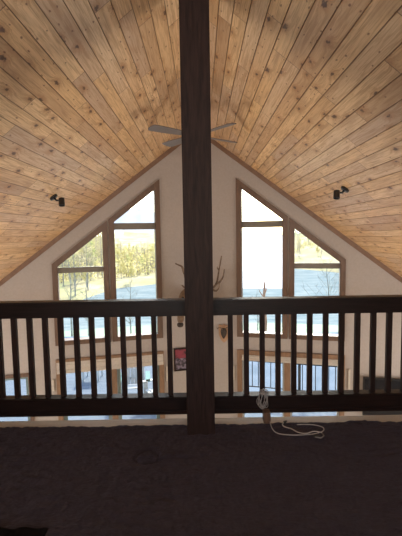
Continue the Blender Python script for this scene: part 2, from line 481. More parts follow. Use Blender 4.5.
wallbox('floor', X0-4.08, X0+4.08, YB, 2.974, -.26, -.02, m='wall')
wallbox('trim_3', X0-4.0, X0+4.0, 2.975, 3.10, -.30, 0, m='cap')

# carpet
def carpet():
    nx, ny = 460, 170
    xs = [-1.9 + 3.8*i/nx for i in range(nx+1)]; ys = [1.35 + (2.985-1.35)*j/ny for j in range(ny+1)]
    xs = [-4.0, -3, -2.3] + xs + [2.3, 3, 4.0]; ys = [-2.58, -1, 0, .8] + ys
    vs = []; fs = []; nxx = len(xs); nyy = len(ys)
    for y in ys:
        for x in xs:
            e = .012*noise.noise(Vector((x*3.1, 0, 3))) + .010*noise.noise(Vector((x*17, 2, 7)))
            yy = y + (e if y > 2.7 else 0) * max(0, (y-2.7)/.4)
            z = .012 + .009*noise.fractal(Vector((x*2.2, y*3.0, 0)), 1, 2, 3)
            z += .013*abs(noise.noise(Vector((x*7+4, y*12, 1)))) + .007*noise.noise(Vector((x*20, y*34, 6))) + .006*noise.noise(Vector((x*45, y*70, 1)))
            # long crease across, and the ring-shaped dent left of the post
            cy = 2.51 + .05*noise.noise(Vector((x*1.3, 9, 0))) 
            z -= .009*math.exp(-((y-cy)/.008)**2) * (.5+.5*math.tanh(6*(noise.noise(Vector((x*1.7, 5, 5)))-.02)))
            z += .006*math.exp(-((y-cy-.03)/.02)**2) * (.5+.5*math.tanh(6*(noise.noise(Vector((x*1.7, 5, 5)))-.02)))
            q = math.hypot((x+.374)/.072, (y-2.53)/.08)
            z -= .024*math.exp(-((q-1)/.17)**2); z += .006*math.exp(-(q/.7)**2); z -= .012*math.exp(-(q/.22)**2)
            if y > 2.95: z -= .03*((y-2.95)/.04)**2 * .6
            
            vs.append((x, yy, max(z, -.012)))
    for j in range(nyy-1):
        for i in range(nxx-1):
            a = j*nxx+i; fs.append((a, a+1, a+nxx+1, a+nxx))
    me = bpy.data.meshes.new('carpet'); me.from_pydata(vs, [], fs)
    for p in me.polygons: p.use_smooth = True
    me.materials.append(M['carpet']); o = bpy.data.objects.new('carpet', me); COL.objects.link(o)
    tag(o, 'dark plum-brown plush carpet covering the loft floor up to the railing', 'carpet')
carpet()

# ------------------------------------------------------------------ post and railing
PX = -.018
o = MB().box(PX-.101, PX+.101, 2.81, 3.06, .0, RZ-.09).build('timber_post', M['dark'], bevel=.007)
tag(o, 'thick dark-stained square timber post rising from the loft carpet to the ridge', 'post')

def railing(side):
    root = empty('loft_railing', (PX + side*1.6, 3.13, 0))
    a, b = sorted((PX, PX + side*2.92))
    MB().box(a, b, 3.07, 3.185, .833, .957).build('top_rail', M['dark_h'], root, bevel=.006)
    mb = MB(); mb.box(a, b, 3.075, 3.175, .055, .184); mb.build('bottom_rail', M['dark_h'], root, bevel=.006)
    MB().box(a, b, 3.064, 3.10, .048, .078).build('rail_lip', M['dark_h'], root, bevel=.004)
    x = -.258 if side < 0 else .224
    while abs(x) < 2.8:
        MB().box(x-.0195, x+.0195, 3.112, 3.151, .182, .836).build('baluster', M['dark'], root, bevel=.003)
        x += -.1227 if side < 0 else .1257
    return root
l = railing(-1); tag(l, 'dark wooden railing with square balusters running left from the post', 'railing', 'loft railings')
r = railing(1); tag(r, 'dark wooden railing running right from the post with a cord bundle on it', 'railing', 'loft railings')
def blk(x, par):
    o = MB().box(x-.026, x+.026, 2.987, 3.0635, .0, .085).build('foot_block', M['trim'], par, bevel=.004)
blk(.492, r); blk(-1.95, l); blk(1.95, r)

# cord bundle hanging on the bottom rail of the right-hand railing
mb = MB()
for k in range(7):
    ph = random.uniform(0, 6.28); pts = []
    cx = .475 + random.uniform(-.02, .02); cz = .17 + random.uniform(-.02, .01); rx = random.uniform(.022, .036); rz = random.uniform(.06, .095)
    for i in range(25):
        t = 2*PI*i/24
        pts.append((cx + rx*math.cos(t+ph) + .008*math.sin(3*t+k), 3.052 - .004*k + .008*math.sin(2*t+k), cz + rz*math.sin(t+ph)))
    mb.tube(pts, .0027, 6)
b1 = empty('cord_bundle', (.475, 3.05, .1))
mb.build('coiled_cord', M['cord'], b1, smooth=True)
mb = MB()
for k in range(3):
    pts = [(.475+.022*math.cos(t*2*PI/12)*1.0, 3.045+.018*math.sin(t*2*PI/12), .215+.006*k) for t in range(13)]
    mb.tube(pts, .0045, 6)
pts = [(.465, 3.04, .215), (.45, 3.03, .245), (.47, 3.03, .262), (.492, 3.035, .245), (.485, 3.04, .21)]
mb.tube(pts, .004, 6)
mb.build('tie', M['cord'], b1, smooth=True)
tag(b1, 'looped clear grey cord bundle tied to the bottom rail above the carpet cable', 'cord')

# white cable lying on the carpet
def bez(ctrl, n=8):
    """Catmull-Rom through control points"""
    P = [Vector(c) for c in ctrl]; P = [P[0]*2-P[1]] + P + [P[-1]*2-P[-2]]; res = []
    for i in range(1, len(P)-2):
        for k in range(n):
            t = k/n; a, b, c, d = P[i-1], P[i], P[i+1], P[i+2]
            res.append(.5*((2*b) + (-a+c)*t + (2*a-5*b+4*c-d)*t*t + (-a+3*b-3*c+d)*t**3))
    res.append(P[-2]); return res
def fl(px, py, z=.026):
    """rough place on the loft floor read off the photo's frame"""
    import mathutils
    d = cam.matrix_world.to_3x3() @ Vector(((px-201)/402, -(py-268)/402, -1)); t = (z-1.46)/d.z
    return Vector((0, 0, 1.46)) + d*t
cb = empty('white_cable', fl(300, 430, 0))
path = [(270,422),(272,428),(276,432.5),(284,434.5),(296,435),(308,434.5),(318,433),(323.5,430.5),(323,427.5),(316,425.2),(306,424.3),(297,424.6)]
pts = [fl(*p, z=.030 + .004*math.sin(i*1.7)) for i, p in enumerate(path)]
MB().tube(bez(pts), .0034, 8).build('cable', M['cable'], cb, smooth=True)
path = [(322,432.5),(314,431.3),(306,433.4),(298,432.2),(291,428.6),(285,426.9),(282.4,424.6),(283.6,422.6)]
pts = [fl(*p, z=.036 + .004*math.sin(i*1.3)) for i, p in enumerate(path)]
MB().tube(bez(pts), .0040, 8).build('cable_end', M['cable'], cb, smooth=True)
p = fl(283.6, 422.4, .036); q = fl(286.5, 421.2, .038)
MB().tube([p, p*.5+q*.5, q], [.008, .009, .007], 10).build('plug', M['black'], cb, smooth=True)
p = fl(317, 436.5, .03); MB().tube([p+Vector((-.02, .01, 0)), p, p+Vector((.02, -.012, 0))], [.010, .012, .009], 10).build('inline_switch', M['black'], cb, smooth=True)
p = fl(322, 437.5, .03); MB().tube([fl(322, 433, .03), fl(324, 435.5, .03), fl(321, 438, .03), fl(315, 437, .03)], .004, 8).build('cable_tail', M['cord'], cb, smooth=True)
tag(cb, 'white cable looped loosely on the dark carpet beside the railing foot block', 'cable')

# crumpled black cloth at the near left corner of the carpet
mb = MB(); vs = []; fs = []; n1, n2 = 50, 24
a0, a1 = fl(-34, 533, 0), fl(48, 533, 0)
for j in range(n2+1):
    for i in range(n1+1):
        s, t = i/n1, j/n2
        x = a0.x + (a1.x-a0.x)*s; y = a0.y - .30 + .30*t
        e = min(1, 8*s, 10*(1-s), 9*t, 9*(1-t))
        dip = .8*math.exp(-((s-.60)/.035)**2)
        z = .012 + max(e, 0)**.5 * (.022 + .02*noise.noise(Vector((x*9, y*9, 2))) + .012*noise.noise(Vector((x*25, y*25, 2)))) * (1-dip)
        vs.append((x, y + .012*noise.noise(Vector((x*14, 0, 4))), z))
for j in range(n2):
    for i in range(n1):
        a = j*(n1+1)+i; fs.append((a, a+1, a+n1+2, a+n1+1))
mb.add(vs, fs); o = mb.build('crumpled_cloth', M['cloth'], smooth=True)
md = o.modifiers.new('thick', 'SOLIDIFY'); md.thickness = .006; md.offset = 1
tag(o, 'black crumpled cloth lying on the carpet at the near left corner', 'cloth')

# ------------------------------------------------------------------ spot lights on the ceiling
def spot(px, py, side, label):
    d = cam.matrix_world.to_3x3() @ Vector(((px-201)/402, -(py-268)/402, -1))
    # z = RZ - SL*side*(x-X0)
    t = (RZ + SL*side*X0 - 1.46) / (d.z + SL*side*d.x)
    p = Vector((0, 0, 1.46)) + d*t
    nrm = Vector((-side*SL, 0, -1)).normalized()
    root = empty('spotlight', p); tag(root, label, 'spotlight', 'black spotlights on the sloped ceiling')
    Mx = Matrix.Translation(p) @ nrm.to_track_quat('Z', 'Y').to_matrix().to_4x4()
    MB().lathe([(.045, -.001), (.05, .004), (.05, .022), (.04, .028)], 24, Mx).build('base_plate', M['black'], root, smooth=False)
    el = p + nrm*.06; hd = el + Vector((-side*.062, -.0, -.012))
    MB().tube([p + nrm*.02, el, el*.4+hd*.6 + Vector((0, 0, .008)), hd], .012, 10).build('arm', M['black'], root, smooth=True)
    ax = Vector((-side*.12, -.30, -1)).normalized()
    My = Matrix.Translation(hd + ax*.0) @ ax.to_track_quat('Z', 'Y').to_matrix().to_4x4()
    MB().lathe([(.024, -.04), (.034, -.036), (.036, .05), (.036, .054), (.030, .054), (.025, .03)], 24, My).build('lamp_head', M['black'], root)
    return p
print('spot', spot(53, 196.5, -1, 'small black spotlight on the left slope of the pine ceiling'))
print('spot', spot(345.5, 188.5, 1, 'small black spotlight on the right slope of the pine ceiling'))

# ------------------------------------------------------------------ ceiling fan
FY = 4.8; FZ = 2.605
fan = empty('ceiling_fan', (X0, FY, FZ)); tag(fan, 'grey four-bladed ceiling fan hanging from the ridge behind the post', 'ceiling fan')
T = Matrix.Translation((X0, FY, FZ))
MB().lathe([(.035, .555), (.065, .585), (.075, .665)], 24, T).build('canopy', M['fan_m'], fan, smooth=True)
MB().tube([(X0, FY, FZ+.05), (X0, FY, FZ+.60)], .012, 12).build('downrod', M['fan_m'], fan, smooth=True)
MB().lathe([(.03, -.10), (.075, -.085), (.095, -.03), (.095, .03), (.07, .07), (.02, .085)], 32, T).build('motor_housing', M['fan_m'], fan, smooth=True)
for k in range(4):
    R = T @ Matrix.Rotation(math.radians(39 + 90*k), 4, 'Z')
    Rb = R @ Matrix.Rotation(math.radians(11), 4, 'X')
    mb = MB(); mb.box(.09, .21, -.018, .018, -.004, .004, Rb); mb.build('blade_bracket', M['fan_m'], fan, bevel=.001)
    out_ = []
    for i in range(21):
        t = i/20; x = .18 + .45*t; wd = .05 + .022*math.sin(PI*min(t*1.1, 1)*.6)
        if t > .93: wd *= math.sqrt(max(0, 1-((t-.93)/.075)**2))
        out_.append((x, wd))
    poly = [(x, -wd) for x, wd in out_] + [(x, wd) for x, wd in reversed(out_)]
    mb = MB(); mb.prism(poly, lambda u, z, d: Rb @ Vector((u, z, d)), .004, .011)
    mb.build('blade', M['fan'], fan)

# ------------------------------------------------------------------ deer mount, shield, picture
def skin(name, verts, edges, radii, m, parent, sub=2, root=0):
    me = bpy.data.meshes.new(name); me.from_pydata(verts, edges, [])
    o = bpy.data.objects.new(name, me); COL.objects.link(o)
    md = o.modifiers.new('skin', 'SKIN')
    for i, r in enumerate(radii):
        sv = me.skin_vertices[0].data[i] if me.skin_vertices else None
        if sv: sv.radius = r if isinstance(r, tuple) else (r, r); sv.use_root = (i == root)
    md2 = o.modifiers.new('sub', 'SUBSURF'); md2.levels = sub; md2.render_levels = sub
    me.materials.append(m); md.use_smooth_shade = True
    if parent: o.parent = parent; o.matrix_parent_inverse = Matrix.Translation(parent.location).inverted()
    return o
deer = empty('deer_mount', (X0, 7.02, -.02)); tag(deer, 'shoulder-mounted deer head with branching antlers, mostly hidden behind the post', 'deer mount')
def skin_bm(name, verts, radii, m, parent, sub=2):
    me = bpy.data.meshes.new(name)
    bm = bmesh.new(); lay = bm.verts.layers.skin.verify(); vv = []
    for i, (p, r) in enumerate(zip(verts, radii)):
        v = bm.verts.new(p); v[lay].radius = (r, r) if not isinstance(r, tuple) else r; v[lay].use_root = (i == 0); vv.append(v)
    for a, b in zip(vv, vv[1:]): bm.edges.new((a, b))
    bm.to_mesh(me); bm.free()
    o = bpy.data.objects.new(name, me); COL.objects.link(o)
    o.modifiers.new('skin', 'SKIN').use_smooth_shade = True
    md2 = o.modifiers.new('sub', 'SUBSURF'); md2.levels = sub; md2.render_levels = sub
    me.materials.append(m)
    o.parent = parent; o.matrix_parent_inverse = Matrix.Translation(parent.location).inverted()
    return o
skin_bm('neck_and_head', [(-.08, 6.98, .10), (-.08, 6.88, .14), (-.10, 6.77, .28), (-.15, 6.68, .44), (-.22, 6.60, .52), (-.285, 6.53, .44), (-.325, 6.48, .28), (-.345, 6.45, .12), (-.35, 6.44, .02)],
        [(.21, .26), (.20, .24), (.155, .17), (.115, .125), (.105, .12), (.10, .11), (.075, .08), (.062, .06), (.06, .055)], M['fur'], deer)
skin_bm('nose', [(-.35, 6.44, .05), (-.352, 6.43, -.0), (-.352, 6.435, -.035)], [.056, .060, .045], M['furdark'], deer)
for s, e in ((-1, (-.33, 6.66, .63)), (1, (.07, 6.58, .60))):
    b = Vector((-.19, 6.62, .52)); e = Vector(e)
    skin_bm('ear', [b, b*.5+e*.5, e], [.02, (.045, .015), .01], M['fur'], deer, 1)
for ex in ((-.30, 6.435, .45),):
    mb = MB(); mb.lathe([(.002, -.018), (.013, -.012), (.018, 0), (.013, .012), (.002, .018)], 12, Matrix.Translation(ex)); mb.build('eye', M['tv'], deer, smooth=True)
def antler(curves, nm='antler'):
    mb = MB()
    for c, r0, r1 in curves:
        pp = bez(c, 6); n_ = len(pp)
        mb.tube(pp, [1.35*(r0 + (r1-r0)*i/(n_-1)) for i in range(n_)], 8)
    mb.build(nm, M['antler'], deer, smooth=True)
antler([([(-.14, 6.66, .52), (.0, 6.70, .56), (.14, 6.72, .545), (.25, 6.72, .62), (.29, 6.70, .80), (.345, 6.68, 1.10)], .024, .007),
        ([(.25, 6.72, .63), (.31, 6.66, .67), (.365, 6.62, .76), (.385, 6.60, .89)], .018, .005),
        ([(.16, 6.72, .55), (.24, 6.64, .52), (.29, 6.60, .58), (.30, 6.58, .66)], .015, .005),
        ([(.30, 6.70, .86), (.275, 6.66, .90), (.27, 6.65, .93)], .010, .004)])
antler([([(-.19, 6.66, .54), (-.22, 6.74, .60), (-.25, 6.78, .68), (-.275, 6.78, .78), (-.265, 6.76, .93)], .024, .012),
        ([(-.28, 6.78, .80), (-.32, 6.76, .92), (-.37, 6.74, .955), (-.43, 6.72, .985)], .017, .007),
        ([(-.265, 6.76, .92), (-.24, 6.75, 1.02)], .012, .005)])
MB().prism([(.02, -.12), (.19, -.02), (.19, .28), (.02, .40)], LF, .02, .001).build('mounting_board', M['dark'], deer)

sh = empty('shield_plaque', RF(.425, -.30, 0)); tag(sh, 'small wooden shield plaque with dark mounted skull plate on the gable wall', 'plaque')
cu, cz = .425, -.285
poly = []
for u, z in ((-.085, .10), (-.075, .145), (-.03, .125), (0, .155), (.03, .125), (.075, .145), (.085, .10), (.078, -.03), (.045, -.11), (0, -.155), (-.045, -.11), (-.078, -.03)): poly.append((cu+u*1.1, cz+z*1.1))
MB().prism(poly, RF, .022, .001).build('shield_board', wood('plaque_wood', (.36, .21, .12), (.44, .27, .16)), sh, bevel=.003)
poly = [(cu+u, cz+z) for u, z in ((-.055, .05), (-.04, .09), (0, .10), (.04, .09), (.055, .05), (.045, -.02), (.02, -.07), (0, -.10), (-.02, -.07), (-.045, -.02))]
MB().prism(poly, RF, .06, .022).build('skull_plate', M['furdark'], sh, bevel=.01)
c0 = RF(cu, cz+.08, .05)
mb = MB()
for s in (-1, 1):
    mb.tube(bez([c0 + Vector((s*.02, 0, 0)), c0 + Vector((s*.07, -.02, .04)), c0 + Vector((s*.11, -.03, .02)), c0 + Vector((s*.12, -.04, .06))], 6), [.010 - .0004*i for i in range(19)], 6)
mb.build('horn', M['antler'], sh, smooth=True)

def picmat():
    m = mat('picture_print', (.4, .1, .1), .4); n = N(m)
    v = n.obj(); f = n.noise(n.map(v, (1, 1, 1)), 9, 3)
    sp = n.n('ShaderNodeSeparateXYZ'); n.l(v, sp.inputs[0])
    top = n.math('GREATER_THAN', n.math('MULTIPLY_ADD', f, .15, sp.outputs[2]), -.655)
    a = n.ramp(f, [(.42, (.04, .015, .018)), (.55, (.24, .035, .06))])
    b = n.ramp(n.noise(v, 22, 3), [(.45, (.04, .03, .04)), (.6, (.22, .18, .24))])
    n.l(n.mix(top, b, a), n.b.inputs['Base Color']); return m
pc = empty('framed_picture', LF(.33, -.95, 0)); tag(pc, 'dark-framed picture in red and grey hanging beside the post on the gable wall', 'picture')
MB().ring([(.19, -.955), (.475, -.955), (.475, -.54), (.19, -.54)], [(.215, -.93), (.45, -.93), (.45, -.565), (.215, -.565)], LF, .03, .001).build('frame', M['dark'], pc, bevel=.003)
MB().prism([(.215, -.93), (.45, -.93), (.45, -.565), (.215, -.565)], LF, .012, .002).build('print', picmat(), pc)

# pull cords of the shades beside each door
for F_, u, z0, z1, lb in ((LF, 2.455, -1.10, -.90, 'left of the left patio door'), (LF, .60, -1.12, -.85, 'right of the left patio door'),
                      (RF, .585, -1.12, -.86, 'left of the right patio door'), (RF, 2.47, -1.15, -.80, 'right of the right patio door')):
    mb = MB(); mb.prism([(u-.017, z0), (u+.017, z0), (u+.017, z1), (u-.017, z1)], F_, .02, .001)
    o = mb.build('wooden_strip', M['shade'], bevel=.004)
    tag(o, 'narrow tan wooden strip fixed to the wall just ' + lb, 'wooden strip', 'tan strips beside the doors')

# television on the gable wall, far right
tv = empty('television', RF(3.2, -1.36, .03)); tag(tv, 'black flat television on the gable wall seen through the right balusters', 'television')
MB().prism([(2.67, -1.55), (3.80, -1.55), (3.80, -.905), (2.67, -.905)], RF, .07, .03).build('bezel', M['black'], tv, bevel=.004)
MB().prism([(2.695, -1.525), (3.775, -1.525), (3.775, -.93), (2.695, -.93)], RF, .073, .0705).build('screen', M['tv'], tv)
MB().prism([(3.0, -1.4), (3.4, -1.4), (3.4, -1.05), (3.0, -1.05)], RF, .03, .001).build('wall_bracket', M['black'], tv)

# ------------------------------------------------------------------ deck outside
def deck_mat():
    m = mat('weathered_pale_deck', (.4, .5, .62), .85, .05); n = N(m)
    sp = n.n('ShaderNodeSeparateXYZ'); n.l(n.obj(), sp.inputs[0])
    fy = n.math('FRACT', n.math('DIVIDE', sp.outputs[1], .145))
    g = n.math('LESS_THAN', fy, .07)
    f = n.noise(n.map(n.obj(), (2, 14, 1)), 2, 4)
    c = n.ramp(f, [(.3, (.11, .14, .175)), (.7, (.16, .19, .23))])
    n.l(n.mix(g, c, (.14, .18, .24)), n.b.inputs['Base Color']); n.bump(n.math('SUBTRACT', 1, g), .3, .01); return m
md_ = deck_mat()
mb = MB()
pol = [(-5.5, 5.0), (-.3, D+.17), (-.3, 14), (-5.5, 14)]
P3 = lambda u, z, d: Vector((u, z, d))
mb.prism([(-6, D-K*6+.18), (X0, D+.18), (X0, 14.0), (-6, 14.0)], P3, ZM-.1, ZM-.04)
mb.prism([(X0, D+.18), (5.2, D-K*5.2+.18), (5.2, 10.75-.28*5.2+.08), (X0, 10.83)], P3, ZM-.1, ZM-.04)
for x, y in ((-5.5, 13.8), (-3, 13.8), (-.2, 13.8), (-5.5, 9), (5, 9.3), (2.5, 9.9), (-.1, 10.6)):
    mb.box(x-.07, x+.07, y-.07, y+.07, -5.2, ZM-.1)
o = mb.build('timber_deck', md_); tag(o, 'pale blue-grey boarded deck outside the patio doors', 'deck')
def ry(x): return 10.75 - .28*x
dr = empty('deck_railing', (2.4, ry(2.4), ZM-.04)); tag(dr, 'thin black metal deck railing outside the right patio door', 'railing')
for nm, z, rr in (('top_rail', -1.88, .022), ('bottom_rail', -2.58, .016)):
    MB().tube([(-.1, ry(-.1), z), (5.1, ry(5.1), z)], rr, 8).build(nm, M['black'], dr)
for i in range(5):
    x = -.08 + i*1.28; MB().box(x-.03, x+.03, ry(x)-.03, ry(x)+.03, ZM-.04, -1.86).build('post', M['black'], dr)
for i in range(1, 34):
    x = -.08 + i*.155
    MB().tube([(x, ry(x), -2.58), (x, ry(x), -1.89)], .011, 6).build('baluster', M['black'], dr)

def adirondack(mback='white', marm='white'):
    """origin at the ground, facing -Y (toward the house)"""
    c = empty('deck_chair')
    def P(mb, nm, m): return mb.build(nm, M[m], c, bevel=.004, base=0)
    mb = MB()
    R = Matrix.Translation((0, .18, .32)) @ Matrix.Rotation(math.radians(-24), 4, 'X')
    for i in range(6):
        x = -.235 + i*.094; h = .68 - .05*abs(i-2.5)
        mb.box(x-.038, x+.038, -.01, .01, 0, h, R)
    for z in (.12, .50): mb.box(-.27, .27, .01, .03, z, z+.06, R)
    P(mb, 'backrest', mback)
    mb = MB()
    for i in range(6):
        y = -.30 + i*.092; z = .38 - .12*i/6
        mb.box(-.27, .27, y-.038, y+.038, z, z+.02)
    P(mb, 'seat', mback)
    for s in (-1, 1):
        P(MB().box(s*.36-.06, s*.36+.06, -.40, .36, .56, .582), 'armrest', marm)
        P(MB().box(s*.33-.02, s*.33+.02, -.34, -.25, 0, .56), 'leg', mback)
        P(MB().box(s*.33-.02, s*.33+.02, .26, .34, 0, .56), 'leg', mback)
    return c
c1 = adirondack('white', 'teal'); c1.location = (-1.78, 10.1, ZM-.04); c1.rotation_euler.z = math.radians(8)
tag(c1, 'white slatted deck chair with dark arms outside the left patio door', 'chair')
c2 = adirondack('white', 'white'); c2.location = (-1.02, 9.6, ZM-.04); c2.rotation_euler.z = math.radians(-62)
tag(c2, 'white deck chair turned sideways, nearest the right jamb of the left patio door', 'chair')
c3 = adirondack('teal', 'teal'); c3.location = (-.60, 11.3, ZM-.04); c3.rotation_euler.z = math.radians(-40)
tag(c3, 'teal deck chair standing on the deck behind the white ones', 'chair')
tb = empty('low_table', (-3.25, 11.6, ZM-.04)); tag(tb, 'low white table on the deck outside the left patio door', 'table')
MB().box(-3.5, -3.0, 11.35, 11.85, ZM+.36, ZM+.40).build('table_top', M['white'], tb, bevel=.005)
for sx in (-1, 1):
    for sy in (-1, 1): MB().box(-3.25+sx*.22-.02, -3.25+sx*.22+.02, 11.6+sy*.22-.02, 11.6+sy*.22+.02, ZM-.04, ZM+.36).build('leg', M['white'], tb)

# ------------------------------------------------------------------ land, lake, hills
LZ = -6.4
def sstep(a, b, x):
    t = max(0, min(1, (x-a)/(b-a))); return t*t*(3-2*t)
def far_shore(az):     # degrees -> distance of the far shore
    pts = [(-70, 45), (-24, 46), (-17, 50), (-12, 60), (-6, 64), (-1, 75), (4.2, 76), (5, 57), (12.3, 57), (13.2, 90), (20, 80), (70, 75)]
    for (a, u), (b, v) in zip(pts, pts[1:]):
        if a <= az <= b: return u + (v-u)*(az-a)/(b-a)
    return 60
def height(az, d):
    x, y = d*math.sin(math.radians(az)), d*math.cos(math.radians(az))
    nz = noise.fractal(Vector((x*.02, y*.02, 0)), 1, 2, 4)
    if d < 45:
        return -4.3 + (LZ-.7+4.3)*sstep(15, 45, d) + .2*nz*sstep(14, 20, d)*sstep(40, 30, d)
    fs_ = far_shore(az)
    if 4.5 < az < 12.8 and d > 50: return LZ - .7 + 1.3*sstep(fs_-3, fs_+5, d) + .5*sstep(100, 400, d)  # land kept low and flat here to make room for the painted glare
    h = LZ - .7 + 1.3*sstep(fs_-3, fs_+5, d)
    if az < 4.9:
        h += (d-fs_)*.012*sstep(fs_, fs_+30, d)
        h += (5 + 11*sstep(-11, -22, az) + 3*nz) * sstep(fs_+30, 330, d)
        # long blue mountain far behind
        h += (66 + 26*noise.noise(Vector((az*.16, 3, 0))) + 9*noise.noise(Vector((az*.8, 7, 0)))) * sstep(700, 1500, d) * sstep(5, 1, az)
    else:
        h += (14 + 3*nz + 1.0*(az-13)) * sstep(fs_+2, 250, d) + 25*sstep(300, 900, d)
    return h
def terrain():
    azs = []; a = -62
    while a <= 62: azs.append(a); a += .35 if abs(a) < 28 else 2
    ds = []; d = 11.0
    while d < 1700: ds.append(d); d *= 1.03
    vs = []; fs = []; n = len(ds)
    for a in azs:
        for d in ds:
            vs.append((d*math.sin(math.radians(a)), d*math.cos(math.radians(a)), height(a, d)))
    for i in range(len(azs)-1):
        for j in range(n-1):
            q = i*n+j; fs.append((q, q+n, q+n+1, q+1))
    me = bpy.data.meshes.new('hillside'); me.from_pydata(vs, [], fs)
    for p in me.polygons: p.use_smooth = True
    m = mat('autumn_meadow', (.4, .35, .1), .95, .1); nn = N(m)
    v = nn.obj()
    f = nn.noise(v, .09, 6, .65); g = nn.noise(nn.map(v, (1, .35, 1)), .35, 5, .7)
    c = nn.ramp(f, [(.38, (.30, .31, .15)), (.5, (.46, .40, .20)), (.62, (.54, .49, .32))])
    c = nn.mix(nn.math('MULTIPLY', nn.ramp(g, [(.45, (0,0,0)), (.6, (1,1,1))]), .6), c, (.34, .27, .16))
    sp = nn.n('ShaderNodeSeparateXYZ'); nn.l(v, sp.inputs[0])
    near = nn.math('LESS_THAN', sp.outputs[1], 40)
    c = nn.mix(near, c, nn.mix(g, (.20, .29, .22), (.32, .38, .25)))
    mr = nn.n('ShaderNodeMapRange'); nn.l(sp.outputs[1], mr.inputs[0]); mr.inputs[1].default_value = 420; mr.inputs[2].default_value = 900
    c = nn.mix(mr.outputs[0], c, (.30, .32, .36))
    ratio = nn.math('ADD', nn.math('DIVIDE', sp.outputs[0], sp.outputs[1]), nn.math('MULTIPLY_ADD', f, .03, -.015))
    glare_mask = nn.math('MULTIPLY', nn.math('MULTIPLY', nn.math('GREATER_THAN', ratio, .082), nn.math('LESS_THAN', ratio, .222)), nn.math('GREATER_THAN', sp.outputs[1], 52))
    c = nn.mix(glare_mask, c, (.88, .89, .90))  # sun glare painted as white ground colour in this sector
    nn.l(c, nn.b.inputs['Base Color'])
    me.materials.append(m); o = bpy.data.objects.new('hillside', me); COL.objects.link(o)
    tag(o, 'yellow-green meadow bank and hills beyond the house', 'hillside', kind='structure')
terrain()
wm = mat('lake_water', (.2, .25, .27), .6, .0); nn = N(wm)
wf = nn.noise(nn.map(nn.obj(), (.35, 1.6, 1)), .9, 5, .7)
nn.l(nn.ramp(wf, [(.38, (.15, .20, .215)), (.6, (.26, .295, .29))]), nn.b.inputs['Base Color'])
nn.bump(wf, .2, .08)
o = MB().add([(-900, 25, LZ), (900, 25, LZ), (900, 2600, LZ), (-900, 2600, LZ)], [(0, 1, 2, 3)]).build('lake', wm)
tag(o, 'pale blue lake behind the house', 'lake', kind='structure')
o = MB().box(-9, 9, 11.2, 21.5, -4.6, -3.95).build('patio', speckle('blue_grey_paving', (.115, .155, .20), (.155, .195, .245), 1.2, .85, .1, 4, .005, .05))
tag(o, 'pale blue-grey paved terrace below the deck railing', 'terrace')

# ------------------------------------------------------------------ trees
bark = speckle('pale_bark', (.22, .19, .16), (.42, .38, .33), 6, .9)
bark2 = speckle('orange_dead_bark', (.36, .17, .09), (.50, .26, .15), 6, .9)
leafm = []
for nm, c1, c2 in (('yellow_leaves', (.46, .40, .14), (.56, .50, .24)), ('green_leaves', (.28, .33, .12), (.40, .43, .18)), ('olive_leaves', (.40, .35, .20), (.48, .42, .28))):
    m = speckle(nm, c1, c2, 1.5, .9, .1, 4, .005, .05)
    t = m.node_tree; tl = t.nodes.new('ShaderNodeBsdfTranslucent'); tl.inputs[0].default_value = (*c2, 1)
    ms = t.nodes.new('ShaderNodeMixShader'); ms.inputs[0].default_value = .5; ot_ = t.nodes['Material Output']
    t.links.new(t.nodes['Principled BSDF'].outputs[0], ms.inputs[1]); t.links.new(tl.outputs[0], ms.inputs[2]); t.links.new(ms.outputs[0], ot_.inputs[0])
    leafm.append(m)
def tree_mesh(h, nb, seed, spread=.28):
    rnd = random.Random(seed); mb = MB(); tips = []
    tr = [Vector((.02*h*math.sin(i*.9+seed)*i/8, .02*h*math.cos(i*1.3+seed)*i/8, h*i/8)) for i in range(9)]
    mb.tube(tr, [.014*h*(1-.85*i/8) for i in range(9)], 6)
    for k in range(nb):
        t = rnd.uniform(.25, .97); i = int(t*8); p = tr[i].lerp(tr[min(i+1, 8)], t*8-i)
        a = rnd.uniform(0, 6.28); L = h*spread*(1.15-t)*rnd.uniform(.7, 1.2)
        e = p + Vector((math.cos(a)*L*.75, math.sin(a)*L*.75, L*rnd.uniform(.6, 1.0)))
        md = p.lerp(e, .5) + Vector((0, 0, -.05*L))
        mb.tube([p, md, e], [.005*h*(1.1-t), .0035*h*(1.1-t), .0012*h], 4)
        tips += [md, e, md.lerp(e, .5)]
        for q in range(2):
            s = md.lerp(e, rnd.random()); e2 = s + Vector((rnd.uniform(-1, 1), rnd.uniform(-1, 1), rnd.uniform(.3, 1)))*L*.35
            mb.tube([s, e2], [.002*h*(1.1-t), .001*h], 3); tips.append(e2)
    return mb, tips
def leaf_mesh(tips, n, seed, size):
    rnd = random.Random(seed); mb = MB(); vs = []; fs = []
    for k in range(n):
        t = rnd.choice(tips) + Vector([rnd.gauss(0, .28) for _ in range(3)])
        a = Vector([rnd.gauss(0, 1) for _ in range(3)]).normalized()*size*rnd.uniform(.6, 1.3); b = a.cross(Vector([rnd.gauss(0, 1) for _ in range(3)])).normalized()*size*.8
        i = len(vs); vs += [t-a, t-b*.7, t+a, t+b*.7]; fs.append((i, i+1, i+2, i+3))
    return mb.add(vs, fs)
protos = []
for i in range(5):
    h = (7.5, 6.2, 8.4, 5.2, 6.8)[i]
    b, tips = tree_mesh(h, (26, 22, 30, 20, 24)[i], i+1)
    me_t = b.build('trunk', bark); me_l = leaf_mesh(tips, (900, 700, 420, 800, 150)[i], i, .13).build('foliage', leafm[(0, 1, 2, 0, 2)[i]])
    protos.append((me_t, me_l, h))
